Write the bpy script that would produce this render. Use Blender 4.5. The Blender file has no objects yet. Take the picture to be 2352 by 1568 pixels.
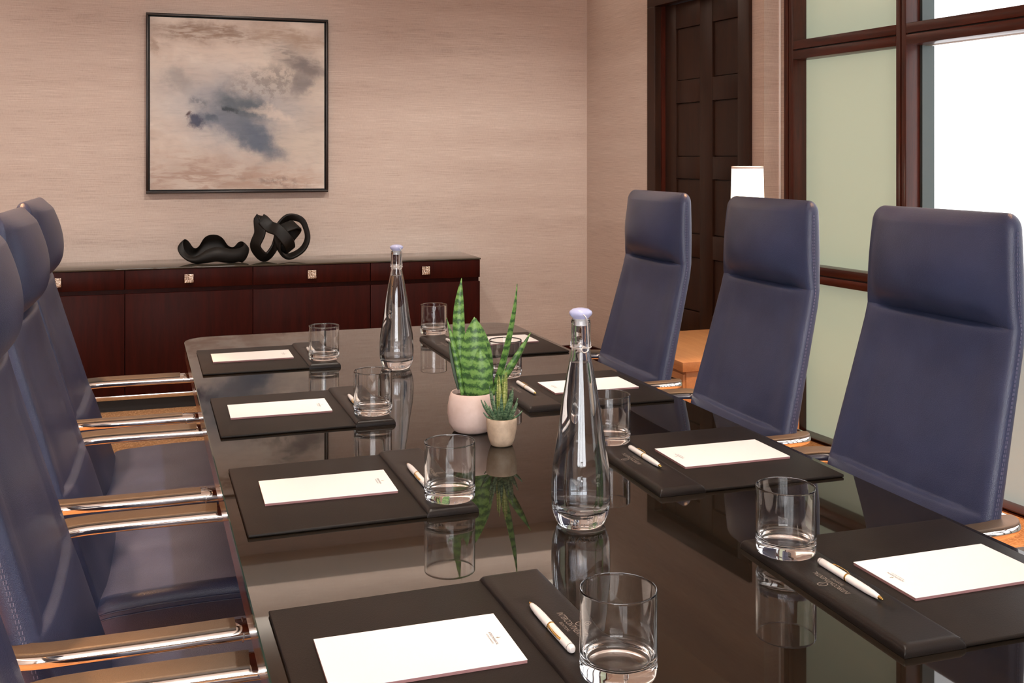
import bpy, bmesh, math, random
from mathutils import Vector, Matrix
random.seed(7)
SC = bpy.context.scene
COL = SC.collection
PI = math.pi
R = math.radians

# ------------------------------------------------------------------ camera, world, lights, exposure
cam_d = bpy.data.cameras.new('camera')
cam_d.sensor_width = 36.0
cam_d.lens = 36.0 * 2426.56 / 2352.0
cam_d.shift_y = -418.33 / 2352.0
cam_d.clip_start = 0.02
cam = bpy.data.objects.new('camera', cam_d)
cam.location = (0, 0, 1.29)
cam.rotation_euler = (R(90), 0, R(-18))
COL.objects.link(cam)
SC.camera = cam

world = bpy.data.worlds.new('world')
SC.world = world
world.use_nodes = True
world.node_tree.nodes['Background'].inputs[0].default_value = (0.8, 0.86, 0.95, 1)
world.node_tree.nodes['Background'].inputs[1].default_value = 0.6

CEIL_Z = 2.80
WARM = (1.0, 0.74, 0.48)
def spot(name, loc, power, target=None, size=120, blend=0.6, radius=0.035, color=WARM):
    d = bpy.data.lights.new(name, 'SPOT')
    d.energy = power; d.color = color; d.spot_size = R(size); d.spot_blend = blend
    d.shadow_soft_size = radius
    o = bpy.data.objects.new(name, d); COL.objects.link(o)
    o.location = loc
    if target is not None:
        v = Vector(target) - Vector(loc)
        o.rotation_euler = v.to_track_quat('-Z', 'Y').to_euler()
    return o
DOWN = [(-0.72, 0.9), (-0.72, 1.85), (-0.72, 2.8), (2.05, 0.9), (2.05, 1.85), (2.05, 2.8), (2.0, 4.4)]
for (x, y) in DOWN:
    spot('downlight_or_fill_lamp', (x, y, CEIL_Z - 0.03), 300.0 if y < 4 else 50.0, size=50, blend=0.4, color=(1.0, 0.52, 0.24))
CENTRE_FILL = [(0.6, 0.85), (0.6, 1.95), (0.6, 3.05)]  # added neutral spots that brighten the paper and pots on the table
for (x, y) in CENTRE_FILL:
    spot('downlight_or_fill_lamp', (x, y, CEIL_Z - 0.03), 70.0, size=62, blend=0.7, color=(1.0, 0.88, 0.76))
WASH = [(-1.3, 4.0), (0.40, 4.0), (1.95, 4.0)]
for (x, y) in WASH:
    spot('wall_wash_lamp', (x, y, CEIL_Z - 0.03), (108.0 if x < 1.5 else 150.0), target=(x*0.94, 6.1, 0.55), size=(76 if x < 1.5 else 66), blend=1.0, radius=0.06, color=(1.0, 0.93, 0.85))
# linear lamps hidden behind the cove ledge, washing the ceiling
def cove(x, y, sx, sy, power):
    d = bpy.data.lights.new('cove_lamp', 'AREA'); d.shape = 'RECTANGLE'; d.size = sx; d.size_y = sy
    d.energy = power; d.color = (1.0, 0.94, 0.87)
    o = bpy.data.objects.new('cove_lamp', d); COL.objects.link(o)
    o.location = (x, y, 2.58); o.rotation_euler = (R(180), 0, 0)
cove(0.0, 6.08, 5.0, 0.06, 14.0)
cove(-2.51, 1.8, 0.06, 8.4, 25.0)
cove(0.3, -2.51, 5.4, 0.06, 22.0)
cove(3.02, 2.0, 0.06, 4.0, 14.0)
FRONT_FILL_GLOW = 7.5         # blinds of the unseen windows added behind the camera as frontal fill
WINDOW_GLOW = 1.5        # backlit blinds in the window wall
FROST_GLOW = 0.25

SC.view_settings.view_transform = 'Standard'
SC.view_settings.look = 'None'
SC.view_settings.exposure = 0.34
SC.view_settings.gamma = 1.0
SC.view_settings.use_curve_mapping = False
cy = SC.cycles
cy.max_bounces = 14; cy.diffuse_bounces = 5; cy.glossy_bounces = 6; cy.transmission_bounces = 14
cy.transparent_max_bounces = 8
cy.sample_clamp_indirect = 6.0
cy.blur_glossy = 0.3
cy.use_denoising = True

# ------------------------------------------------------------------ helpers
def lin(r, g, b, k=1.0):
    f = lambda c: ((c / 255.0) / 12.92 if c / 255.0 <= 0.04045 else ((c / 255.0 + 0.055) / 1.055) ** 2.4) * k
    return (f(r), f(g), f(b), 1.0)

def new_mat(name):
    m = bpy.data.materials.new(name); m.use_nodes = True
    nt = m.node_tree
    return m, nt, nt.nodes['Principled BSDF']

def setp(b, **kw):
    names = {'color': 'Base Color', 'rough': 'Roughness', 'metal': 'Metallic', 'ior': 'IOR', 'trans': 'Transmission Weight',
             'coat': 'Coat Weight', 'coat_rough': 'Coat Roughness', 'spec': 'Specular IOR Level', 'emit': 'Emission Color',
             'estr': 'Emission Strength', 'sheen': 'Sheen Weight', 'sss': 'Subsurface Weight'}
    for k, v in kw.items():
        b.inputs[names[k]].default_value = v

def ramp(nt, fac, stops):
    n = nt.nodes.new('ShaderNodeValToRGB')
    cr = n.color_ramp
    while len(cr.elements) > 1: cr.elements.remove(cr.elements[-1])
    cr.elements[0].position = stops[0][0]; cr.elements[0].color = stops[0][1]
    for p, c in stops[1:]:
        e = cr.elements.new(p); e.color = c
    nt.links.new(fac, n.inputs[0])
    return n.outputs[0]

def coords(nt, scale=(1, 1, 1), kind='Object', rot=(0, 0, 0), loc=(0, 0, 0)):
    tc = nt.nodes.new('ShaderNodeTexCoord'); mp = nt.nodes.new('ShaderNodeMapping')
    mp.inputs['Scale'].default_value = scale; mp.inputs['Rotation'].default_value = rot; mp.inputs['Location'].default_value = loc
    nt.links.new(tc.outputs[kind], mp.inputs[0])
    return mp.outputs[0]

def noise(nt, vec, scale, detail=3.0, rough=0.55, dist=0.0):
    n = nt.nodes.new('ShaderNodeTexNoise')
    n.inputs['Scale'].default_value = scale; n.inputs['Detail'].default_value = detail
    n.inputs['Roughness'].default_value = rough; n.inputs['Distortion'].default_value = dist
    if vec is not None: nt.links.new(vec, n.inputs['Vector'])
    return n.outputs['Fac']

def math_(nt, op, a, b=None, clamp=False):
    n = nt.nodes.new('ShaderNodeMath'); n.operation = op; n.use_clamp = clamp
    for i, v in enumerate((a, b)):
        if v is None: continue
        if isinstance(v, (int, float)): n.inputs[i].default_value = v
        else: nt.links.new(v, n.inputs[i])
    return n.outputs[0]

def mixc(nt, fac, a, b, mode='MIX'):
    n = nt.nodes.new('ShaderNodeMix'); n.data_type = 'RGBA'; n.blend_type = mode
    for i, v in ((0, fac), (6, a), (7, b)):
        if isinstance(v, (int, float)): n.inputs[i].default_value = v
        elif isinstance(v, tuple): n.inputs[i].default_value = v
        else: nt.links.new(v, n.inputs[i])
    return n.outputs[2]

def bump(nt, bsdf, h, strength=0.2, dist=0.001):
    n = nt.nodes.new('ShaderNodeBump'); n.inputs['Strength'].default_value = strength; n.inputs['Distance'].default_value = dist
    nt.links.new(h, n.inputs['Height']); nt.links.new(n.outputs[0], bsdf.inputs['Normal'])

def smap(nt, v, a, b, lo=0.0, hi=1.0):
    n = nt.nodes.new('ShaderNodeMapRange'); n.interpolation_type = 'SMOOTHSTEP'
    n.inputs[1].default_value = a; n.inputs[2].default_value = b; n.inputs[3].default_value = lo; n.inputs[4].default_value = hi
    nt.links.new(v, n.inputs[0]); return n.outputs[0]

# ------------------------------------------------------------------ materials
M = {}
def wallpaper(name, flip):
    m, nt, b = new_mat(name)
    sc = (6, 6, 380) if not flip else (6, 6, 380)
    v = coords(nt, sc)
    n1 = noise(nt, v, 1.0, 4, 0.65)
    v2 = coords(nt, (260, 260, 60)); n2 = noise(nt, v2, 1.0, 2, 0.5)
    v3 = coords(nt, (0.7, 0.7, 9)); n3 = noise(nt, v3, 1.0, 2, 0.5)
    s = math_(nt, 'ADD', math_(nt, 'MULTIPLY', n1, 0.62), math_(nt, 'ADD', math_(nt, 'MULTIPLY', n2, 0.16), math_(nt, 'MULTIPLY', n3, 0.22)))
    c = ramp(nt, s, [(0.32, lin(158, 140, 130)), (0.46, lin(186, 168, 157)), (0.54, lin(193, 176, 165)), (0.70, lin(216, 201, 192))])
    nt.links.new(c, b.inputs['Base Color'])
    setp(b, rough=0.62, spec=0.3)
    bump(nt, b, s, 0.15, 0.001)
    return m
M['wallpaper'] = wallpaper('grasscloth_wallpaper', False)

def wood(name, dark, light, rough=0.28, coat=0.25, axis='x', scale=1.0, spec=0.5):
    m, nt, b = new_mat(name)
    s = {'x': (1.2, 14, 14), 'y': (14, 1.2, 14), 'z': (14, 14, 1.2)}[axis]
    v = coords(nt, tuple(k * scale for k in s))
    n1 = noise(nt, v, 2.2, 6, 0.6, 0.4)
    v2 = coords(nt, tuple(k * scale * 5 for k in s)); n2 = noise(nt, v2, 3.0, 3, 0.5)
    f = math_(nt, 'ADD', math_(nt, 'MULTIPLY', n1, 0.7), math_(nt, 'MULTIPLY', n2, 0.3))
    c = ramp(nt, f, [(0.30, dark), (0.72, light)])
    nt.links.new(c, b.inputs['Base Color'])
    setp(b, rough=rough, coat=coat, coat_rough=0.12, spec=spec)
    bump(nt, b, n2, 0.05, 0.0005)
    return m
M['mahogany'] = wood('dark_mahogany', lin(34, 8, 5), lin(58, 15, 9), 0.42, 0.0, 'z', 1.0, 0.10)
M['frame_wood'] = wood('window_frame_wood', lin(40, 14, 8), lin(84, 33, 18), 0.34, 0.1, 'z', 1.0, 0.35)
M['frame_wood_h'] = wood('window_frame_wood_horizontal', lin(40, 14, 8), lin(84, 33, 18), 0.34, 0.1, 'x', 1.0, 0.35)
M['door_wood'] = wood('door_walnut', lin(34, 18, 11), lin(56, 32, 20), 0.45, 0.0, 'z', 1.0, 0.25)
M['oak'] = wood('light_oak', lin(164, 120, 82), lin(192, 148, 106), 0.45, 0.1, 'y')
M['table_side'] = wood('table_edge_wood', lin(70, 28, 12), lin(120, 56, 28), 0.22, 0.4, 'y')

def table_glass():
    m, nt, b = new_mat('glass_over_dark_wood')
    v = coords(nt, (9, 0.8, 9)); n1 = noise(nt, v, 3.0, 5, 0.6, 0.3)
    c = ramp(nt, n1, [(0.3, lin(22, 18, 14)), (0.7, lin(34, 27, 20))])
    nt.links.new(c, b.inputs['Base Color'])
    setp(b, rough=0.018, ior=1.46, spec=0.5)
    return m
M['table_top'] = table_glass()
def simple(name, color, rough=0.5, metal=0.0, **kw):
    m, nt, b = new_mat(name); setp(b, color=color, rough=rough, metal=metal, **kw); return m
M['glass_edge'] = simple('green_glass_edge', lin(40, 62, 50), 0.05, 0, ior=1.52)
M['cab_glass'] = simple('credenza_glass', lin(62, 56, 46), 0.03, 0, ior=1.52)
M['chrome'] = simple('polished_chrome', (0.80, 0.77, 0.74, 1), 0.07, 1.0)
M['steel'] = simple('brushed_steel', (0.62, 0.60, 0.58, 1), 0.25, 1.0)
M['gold'] = simple('gold_trim', (0.86, 0.58, 0.20, 1), 0.18, 1.0)
M['black_plastic'] = simple('black_plastic', (0.012, 0.012, 0.013, 1), 0.4)
M['toe'] = simple('black_plinth', (0.006, 0.005, 0.005, 1), 0.6)
M['white_wire'] = simple('pale_wire', (0.75, 0.70, 0.66, 1), 0.3, 0.7)
M['paper'] = simple('white_paper', (0.88, 0.86, 0.84, 1), 0.75)
M['paper_edge'] = simple('notepad_pink_edge', lin(150, 110, 110), 0.8)
M['ink'] = simple('grey_ink', lin(96, 90, 94), 0.7)
M['ink_gold'] = simple('ochre_ink', lin(140, 112, 60), 0.6)
M['foil'] = simple('pale_debossed_lettering', lin(150, 138, 128), 0.35, 0.3)
M['pen_white'] = simple('white_pen_lacquer', (0.86, 0.82, 0.80, 1), 0.15, 0, coat=0.4)
M['ceiling'] = simple('ceiling_paint', lin(232, 228, 222), 0.9)
M['frame_black'] = simple('picture_frame_bronze', lin(38, 30, 27), 0.32, 0.3)
M['pot_pink'] = None

def leather(name, c1, c2, rough, scale=900, strength=0.25, spec=0.5):
    m, nt, b = new_mat(name)
    v = coords(nt)
    vo = nt.nodes.new('ShaderNodeTexVoronoi'); vo.inputs['Scale'].default_value = scale
    nt.links.new(v, vo.inputs['Vector'])
    n2 = noise(nt, v, 14, 3, 0.5)
    c = ramp(nt, n2, [(0.3, c1), (0.7, c2)])
    nt.links.new(c, b.inputs['Base Color'])
    setp(b, rough=rough, spec=spec)
    bump(nt, b, vo.outputs['Distance'], strength, 0.0006)
    return m
M['navy'] = leather('navy_leather', (0.029, 0.040, 0.092, 1), (0.038, 0.051, 0.113, 1), 0.35, 640, 0.45, 0.5)
M['arm_leather'] = leather('brown_arm_leather', (0.062, 0.044, 0.029, 1), (0.078, 0.056, 0.037, 1), 0.5, 500, 0.3)
M['stitch'] = simple('pale_stitching', lin(104, 106, 134), 0.7)
M['folder'] = leather('black_folder_leather', lin(29, 24, 21), lin(34, 28, 24), 0.45, 700, 0.18, 0.16)
M['flap'] = leather('black_flap_leather', lin(26, 21, 19), lin(31, 25, 22), 0.36, 500, 0.12, 0.25)

def carpet():
    m, nt, b = new_mat('tan_carpet')
    v = coords(nt, (1, 1, 1))
    n1 = noise(nt, coords(nt, (120, 40, 1)), 1.0, 3, 0.6)
    n2 = noise(nt, coords(nt, (40, 120, 1)), 1.0, 3, 0.6)
    n3 = noise(nt, v, 2.0, 2, 0.5)
    f = math_(nt, 'ADD', math_(nt, 'MULTIPLY', math_(nt, 'MAXIMUM', n1, n2), 0.8), math_(nt, 'MULTIPLY', n3, 0.2))
    c = ramp(nt, f, [(0.36, lin(128, 92, 62)), (0.52, lin(170, 126, 88)), (0.68, lin(214, 172, 130))])
    nt.links.new(c, b.inputs['Base Color']); setp(b, rough=0.95, spec=0.1)
    bump(nt, b, f, 0.6, 0.004)
    return m
M['carpet'] = carpet()

def glass(name, tint=(1, 1, 1, 1), ior=1.48, rough=0.0):
    m, nt, b = new_mat(name); setp(b, color=tint, rough=rough, ior=ior, trans=1.0); return m
M['glass'] = glass('clear_glass', (0.995, 0.995, 0.99, 1), 1.47)
M['bottle_glass'] = glass('bottle_glass', (0.94, 0.97, 1.0, 1), 1.47)
M['frosted_letters'] = glass('frosted_raised_lettering', (0.9, 0.93, 1.0, 1), 1.3, 0.45)
M['water'] = glass('water', (0.99, 0.995, 1.0, 1), 1.333)
M['stopper'] = glass('pale_blue_stopper', (0.66, 0.70, 0.98, 1), 1.40, 0.2)
M['stopper'].node_tree.nodes['Principled BSDF'].inputs['Transmission Weight'].default_value = 0.45
M['stopper_seal'] = simple('white_stopper_seal', (0.8, 0.78, 0.78, 1), 0.3)

def frost(name, col, glow, gcol):
    m, nt, b = new_mat(name)
    setp(b, color=col, rough=0.22, spec=0.5, emit=gcol, estr=glow); return m
M['frost_green'] = frost('green_frosted_glass', lin(172, 185, 165), FROST_GLOW*1.2, lin(200, 214, 190))
M['frost_blue'] = frost('blue_frosted_glass', lin(150, 166, 164), FROST_GLOW, lin(190, 210, 214))
def glow(name, col, s):
    m, nt, b = new_mat(name); setp(b, color=(0.8, 0.8, 0.8, 1), rough=0.8, emit=col, estr=s); return m
M['blind'] = glow('sunlit_white_blind', (0.93, 0.97, 1.0, 1), WINDOW_GLOW)
M['front_fill'] = glow('added_fill_blind_behind_camera', (0.95, 0.97, 1.0, 1), FRONT_FILL_GLOW)  # glow of the added fill windows, no real blind known there
M['shade'] = glow('glowing_lamp_shade', (1.0, 0.86, 0.66, 1), 2.4)
M['bulb'] = glow('downlight_lens', (1.0, 0.8, 0.55, 1), 6.0)
M['green_edge'] = simple('blue_green_jamb', lin(58, 70, 68), 0.35)

def painting_mat():
    m, nt, b = new_mat('abstract_canvas')
    tc = nt.nodes.new('ShaderNodeTexCoord'); sep = nt.nodes.new('ShaderNodeSeparateXYZ')
    nt.links.new(tc.outputs['Object'], sep.inputs[0])
    X, Z = sep.outputs[0], sep.outputs[2]          # -0.5 .. 0.5 across the canvas
    vec = tc.outputs['Object']
    # warp
    def warp(scale, amt, off):
        v = coords(nt, (1, 1, 1), loc=(off, off * 1.7, off * .3))
        n = nt.nodes.new('ShaderNodeTexNoise'); n.inputs['Scale'].default_value = scale; n.inputs['Detail'].default_value = 9; n.inputs['Roughness'].default_value = 0.66
        nt.links.new(v, n.inputs['Vector'])
        s2 = nt.nodes.new('ShaderNodeSeparateColor'); nt.links.new(n.outputs['Color'], s2.inputs[0])
        dx = math_(nt, 'MULTIPLY', math_(nt, 'SUBTRACT', s2.outputs[0], 0.5), amt)
        dz = math_(nt, 'MULTIPLY', math_(nt, 'SUBTRACT', s2.outputs[1], 0.5), amt * 0.7)
        return math_(nt, 'ADD', X, dx), math_(nt, 'ADD', Z, dz)
    WX, WZ = warp(3.2, 0.42, 0.0)
    FX, FZ = warp(8.0, 0.22, 3.1)
    fine = noise(nt, coords(nt, (1, 1, 1)), 26, 5, 0.65)
    streak = noise(nt, coords(nt, (5, 5, 26), rot=(0, R(8), 0)), 1.6, 5, 0.62, 0.6)
    soft = noise(nt, coords(nt, (2.0, 2, 3.2), loc=(4, 1, 2)), 1.7, 4, 0.55, 0.5)
    col = ramp(nt, soft, [(0.30, lin(184, 168, 157)), (0.50, lin(200, 187, 177)), (0.68, lin(214, 204, 194))])
    def blob(col, cx, cz, rx, rz, ang, color, strength, wx=WX, wz=WZ, tex=None, hard=0.25):
        ca, sa = math.cos(R(ang)), math.sin(R(ang))
        dx = math_(nt, 'SUBTRACT', wx, cx - 0.5); dz = math_(nt, 'SUBTRACT', wz, cz - 0.5)
        a = math_(nt, 'ADD', math_(nt, 'MULTIPLY', dx, ca / rx), math_(nt, 'MULTIPLY', dz, sa / rx))
        c = math_(nt, 'ADD', math_(nt, 'MULTIPLY', dx, -sa / rz), math_(nt, 'MULTIPLY', dz, ca / rz))
        d = math_(nt, 'SQRT', math_(nt, 'ADD', math_(nt, 'MULTIPLY', a, a), math_(nt, 'MULTIPLY', c, c)))
        k = smap(nt, d, 1.25, hard, 0.0, strength)
        if tex is not None: k = math_(nt, 'MULTIPLY', k, tex)
        return mixc(nt, k, col, color)
    ts = smap(nt, streak, 0.36, 0.62, 0.25, 1.0)
    tf = smap(nt, fine, 0.42, 0.58, 0.1, 1.0)
    col = blob(col, 0.70, 0.52, 0.42, 0.24, 15, lin(188, 178, 168), 0.7)
    col = blob(col, 0.48, 0.46, 0.52, 0.28, -14, lin(166, 165, 168), 0.9, FX, FZ)
    col = blob(col, 0.80, 0.30, 0.30, 0.16, 0, lin(196, 184, 172), 0.7)
    col = blob(col, 0.32, 0.91, 0.40, 0.07, -3, lin(132, 110, 96), 0.9, tex=ts)
    col = blob(col, 0.78, 0.90, 0.26, 0.06, -8, lin(148, 126, 108), 0.7, tex=ts)
    col = blob(col, 0.05, 0.82, 0.03, 0.06, 0, lin(150, 128, 112), 0.6)
    col = blob(col, 0.82, 0.76, 0.22, 0.10, -20, lin(134, 128, 124), 0.85, tex=ts)
    col = blob(col, 0.88, 0.72, 0.12, 0.05, -10, lin(112, 106, 108), 0.8, FX, FZ)
    col = blob(col, 0.84, 0.62, 0.09, 0.07, 70, lin(120, 116, 120), 0.8, FX, FZ)
    col = blob(col, 0.66, 0.62, 0.26, 0.12, 12, lin(138, 132, 128), 0.8, FX, FZ, tex=tf)
    col = blob(col, 0.18, 0.63, 0.10, 0.07, -40, lin(150, 146, 144), 0.7, FX, FZ)
    col = blob(col, 0.48, 0.43, 0.30, 0.15, -28, lin(132, 136, 146), 0.85, FX, FZ)
    col = blob(col, 0.56, 0.33, 0.26, 0.09, -35, lin(108, 116, 128), 0.85, FX, FZ)
    col = blob(col, 0.52, 0.49, 0.17, 0.085, -18, lin(88, 98, 108), 0.95, FX, FZ)
    col = blob(col, 0.28, 0.50, 0.07, 0.03, -10, lin(118, 122, 128), 0.8, FX, FZ, tex=tf)
    col = blob(col, 0.44, 0.47, 0.04, 0.022, 10, lin(58, 66, 74), 0.9, FX, FZ)
    col = blob(col, 0.60, 0.31, 0.19, 0.075, -36, lin(92, 103, 120), 0.85, FX, FZ)
    col = blob(col, 0.40, 0.40, 0.17, 0.06, -20, lin(112, 119, 132), 0.8, FX, FZ)
    col = blob(col, 0.35, 0.43, 0.05, 0.028, -35, lin(84, 94, 108), 0.85, FX, FZ)
    col = blob(col, 0.27, 0.40, 0.060, 0.036, 20, lin(58, 66, 90), 0.9, FX, FZ, hard=0.4)
    col = blob(col, 0.22, 0.42, 0.018, 0.018, 0, lin(70, 50, 56), 0.9, FX, FZ)
    col = blob(col, 0.70, 0.44, 0.16, 0.035, -12, lin(206, 194, 184), 0.75)
    col = blob(col, 0.25, 0.09, 0.55, 0.16, 0, lin(158, 134, 122), 0.9, tex=ts)
    col = blob(col, 0.75, 0.05, 0.40, 0.08, -6, lin(172, 148, 134), 0.8, tex=ts)
    col = blob(col, 0.70, 0.06, 0.22, 0.03, -8, lin(128, 110, 104), 0.6, FX, FZ, tex=tf)
    br = ramp(nt, streak, [(0.30, (0.86, 0.86, 0.87, 1)), (0.50, (1, 1, 1, 1)), (0.70, (1.06, 1.05, 1.04, 1))])
    col = mixc(nt, 0.8, col, br, 'MULTIPLY')
    nt.links.new(col, b.inputs['Base Color']); setp(b, rough=0.6, spec=0.25)
    bump(nt, b, fine, 0.15, 0.002)
    return m
M['painting'] = painting_mat()

def pot_mat(name, c1, c2, sc):
    m, nt, b = new_mat(name); n = noise(nt, coords(nt), sc, 5, 0.6)
    nt.links.new(ramp(nt, n, [(0.35, c1), (0.65, c2)]), b.inputs['Base Color']); setp(b, rough=0.55)
    bump(nt, b, n, 0.15, 0.0008); return m
M['pot_pink'] = pot_mat('pale_pink_ceramic', lin(222, 196, 184), lin(232, 208, 198), 40)
M['pot_stone'] = pot_mat('cream_stone_pot', lin(196, 172, 146), lin(222, 200, 174), 60)
M['soil'] = pot_mat('potting_soil', lin(52, 36, 24), lin(104, 78, 54), 160)
def leaf_mat():
    m, nt, b = new_mat('banded_snake_plant_leaf')
    v = coords(nt, (1, 1, 1))
    w = nt.nodes.new('ShaderNodeTexWave'); w.wave_type = 'BANDS'; w.bands_direction = 'Z'
    w.inputs['Scale'].default_value = 17; w.inputs['Distortion'].default_value = 7; w.inputs['Detail'].default_value = 5
    w.inputs['Detail Scale'].default_value = 3.5; w.inputs['Detail Roughness'].default_value = 0.75
    nt.links.new(v, w.inputs['Vector'])
    c = ramp(nt, w.outputs['Fac'], [(0.04, lin(56, 92, 48)), (0.34, lin(84, 128, 60)), (0.62, lin(104, 148, 72)), (0.95, lin(126, 168, 88))])
    nt.links.new(c, b.inputs['Base Color']); setp(b, rough=0.4, spec=0.4); return m
M['leaf'] = leaf_mat()
M['leaf_edge'] = simple('dark_leaf', lin(44, 68, 34), 0.42)
def succ_mat(name, a, c):
    m, nt, b = new_mat(name)
    n = noise(nt, coords(nt, (1, 1, 3)), 120, 2, 0.5)
    nt.links.new(ramp(nt, n, [(0.40, a), (0.62, c)]), b.inputs['Base Color']); setp(b, rough=0.45); return m
M['succulent'] = succ_mat('grey_green_succulent', lin(58, 92, 66), lin(132, 160, 124))
M['succ_young'] = succ_mat('yellow_green_succulent', lin(128, 152, 64), lin(196, 200, 128))
M['bronze'] = simple('blackened_bronze', lin(17, 13, 9), 0.5, 0.1, spec=0.3)
def knob_mat():
    m, nt, b = new_mat('hammered_metal_knob')
    v = coords(nt); n = noise(nt, v, 130, 2, 0.5, 1.0)
    nt.links.new(ramp(nt, n, [(0.35, (0.30, 0.22, 0.16, 1)), (0.62, (0.85, 0.76, 0.66, 1))]), b.inputs['Base Color'])
    setp(b, metal=1.0, rough=0.2); bump(nt, b, n, 1.0, 0.004); return m
M['knob'] = knob_mat()

# ------------------------------------------------------------------ object helpers
def link(name, me, mat=None, parent=None, smooth=False):
    o = bpy.data.objects.new(name, me); COL.objects.link(o)
    if mat is not None:
        for mm in (mat if isinstance(mat, (list, tuple)) else [mat]): me.materials.append(mm)
    if parent is not None: o.parent = parent
    if smooth:
        for p in me.polygons: p.use_smooth = True
    return o

def from_bm(name, bm, mat=None, parent=None, smooth=False):
    bmesh.ops.recalc_face_normals(bm, faces=bm.faces)
    me = bpy.data.meshes.new(name); bm.to_mesh(me); bm.free()
    return link(name, me, mat, parent, smooth)

def autosmooth(o, ang=35):
    me = o.data
    for p in me.polygons: p.use_smooth = True
    try: me.set_sharp_from_angle(angle=R(ang))
    except Exception: pass
    return o

def bm_box(bm, x0, x1, y0, y1, z0, z1, bev=0.0, seg=2):
    vs = [bm.verts.new(p) for p in ((x0,y0,z0),(x1,y0,z0),(x1,y1,z0),(x0,y1,z0),(x0,y0,z1),(x1,y0,z1),(x1,y1,z1),(x0,y1,z1))]
    fs = [bm.faces.new([vs[i] for i in f]) for f in ((3,2,1,0),(4,5,6,7),(0,1,5,4),(1,2,6,5),(2,3,7,6),(3,0,4,7))]
    if bev > 0:
        es = list({e for f in fs for e in f.edges})
        bmesh.ops.bevel(bm, geom=es, offset=bev, segments=seg, profile=0.5, affect='EDGES')

def box(name, x0, x1, y0, y1, z0, z1, mat, parent=None, bev=0.0, seg=2):
    bm = bmesh.new(); bm_box(bm, x0, x1, y0, y1, z0, z1, bev, seg)
    o = from_bm(name, bm, mat, parent)
    if bev > 0: autosmooth(o)
    return o

def empty(name, loc=(0,0,0), rz=0.0):
    o = bpy.data.objects.new(name, None); COL.objects.link(o)
    o.location = loc; o.rotation_euler = (0, 0, rz); o.empty_display_size = 0.05
    return o

def tag(o, label, cat, group=None):
    o['label'] = label; o['category'] = cat
    if group: o['group'] = group
    return o

def struct(o, label=None):
    o['kind'] = 'structure'
    if label: o['label'] = label
    return o

def copy_tree(o, parent=None):
    c = o.copy(); COL.objects.link(c); c.parent = parent
    for ch in list(o.children): copy_tree(ch, c)
    return c

def lathe_bm(prof, n=48, closed=False):
    """prof: list of (r,z); r==0 at ends makes poles."""
    bm = bmesh.new(); rings = []
    for (r, z) in prof:
        if r < 1e-6: rings.append([bm.verts.new((0, 0, z))])
        else: rings.append([bm.verts.new((r*math.cos(2*PI*i/n), r*math.sin(2*PI*i/n), z)) for i in range(n)])
    pairs = list(zip(rings, rings[1:]))
    if closed: pairs.append((rings[-1], rings[0]))
    for a, b in pairs:
        for i in range(n):
            j = (i+1) % n
            if len(a) == 1 and len(b) == 1: continue
            if len(a) == 1: bm.faces.new((a[0], b[i], b[j]))
            elif len(b) == 1: bm.faces.new((a[i], a[j], b[0]))
            else: bm.faces.new((a[i], a[j], b[j], b[i]))
    return bm

def lathe(name, prof, mat, parent=None, n=48, closed=False, loc=None, ang=40):
    o = from_bm(name, lathe_bm(prof, n, closed), mat, parent)
    autosmooth(o, ang)
    if loc: o.location = loc
    return o

def catmull(pts, n=8, closed=False):
    P = [Vector(p) for p in pts]; out = []
    m = len(P)
    rng = range(m) if closed else range(m-1)
    for i in rng:
        if closed: a, b, c, d = P[(i-1)%m], P[i], P[(i+1)%m], P[(i+2)%m]
        else: a, b, c, d = P[max(i-1,0)], P[i], P[i+1], P[min(i+2,m-1)]
        for k in range(n):
            t = k/n
            out.append(0.5*((2*b)+(c-a)*t+(2*a-5*b+4*c-d)*t*t+(3*b-a-3*c+d)*t*t*t))
    if not closed: out.append(P[-1].copy())
    return out

def sweep_bm(path, prof, up=(0,0,1), closed=False, bm=None, scales=None, rolls=None):
    """sweep 2-D profile (side, up) along path with parallel transport."""
    bm = bm or bmesh.new()
    n = len(path); T = []
    for i in range(n):
        a = path[(i-1) % n] if (closed or i > 0) else path[i]
        b = path[(i+1) % n] if (closed or i < n-1) else path[i]
        T.append((b-a).normalized())
    U = Vector(up); U = (U - T[0]*U.dot(T[0])).normalized()
    rings = []
    for i in range(n):
        if i > 0:
            q = T[i-1].rotation_difference(T[i]); U = q @ U
            U = (U - T[i]*U.dot(T[i])).normalized()
        S = T[i].cross(U)
        s = scales[i] if scales else (1, 1)
        ro = rolls[i] if rolls else 0.0
        U2 = U*math.cos(ro)+S*math.sin(ro); S2 = S*math.cos(ro)-U*math.sin(ro)
        rings.append([bm.verts.new(path[i] + S2*(p[0]*s[0]) + U2*(p[1]*s[1])) for p in prof])
    m = len(prof)
    for i in range(n if closed else n-1):
        a, b = rings[i], rings[(i+1) % n]
        for k in range(m):
            bm.faces.new((a[k], a[(k+1)%m], b[(k+1)%m], b[k]))
    if not closed:
        bm.faces.new(list(reversed(rings[0]))); bm.faces.new(rings[-1])
    return bm

def circ(r, n=10): return [(r*math.cos(2*PI*i/n), r*math.sin(2*PI*i/n)) for i in range(n)]
def rrect(w, h, r, seg=4):
    out = []
    for cx, cy, a0 in ((w/2-r, h/2-r, 0), (-w/2+r, h/2-r, 90), (-w/2+r, -h/2+r, 180), (w/2-r, -h/2+r, 270)):
        for k in range(seg+1):
            a = R(a0+90*k/seg); out.append((cx+r*math.cos(a), cy+r*math.sin(a)))
    return out

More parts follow.
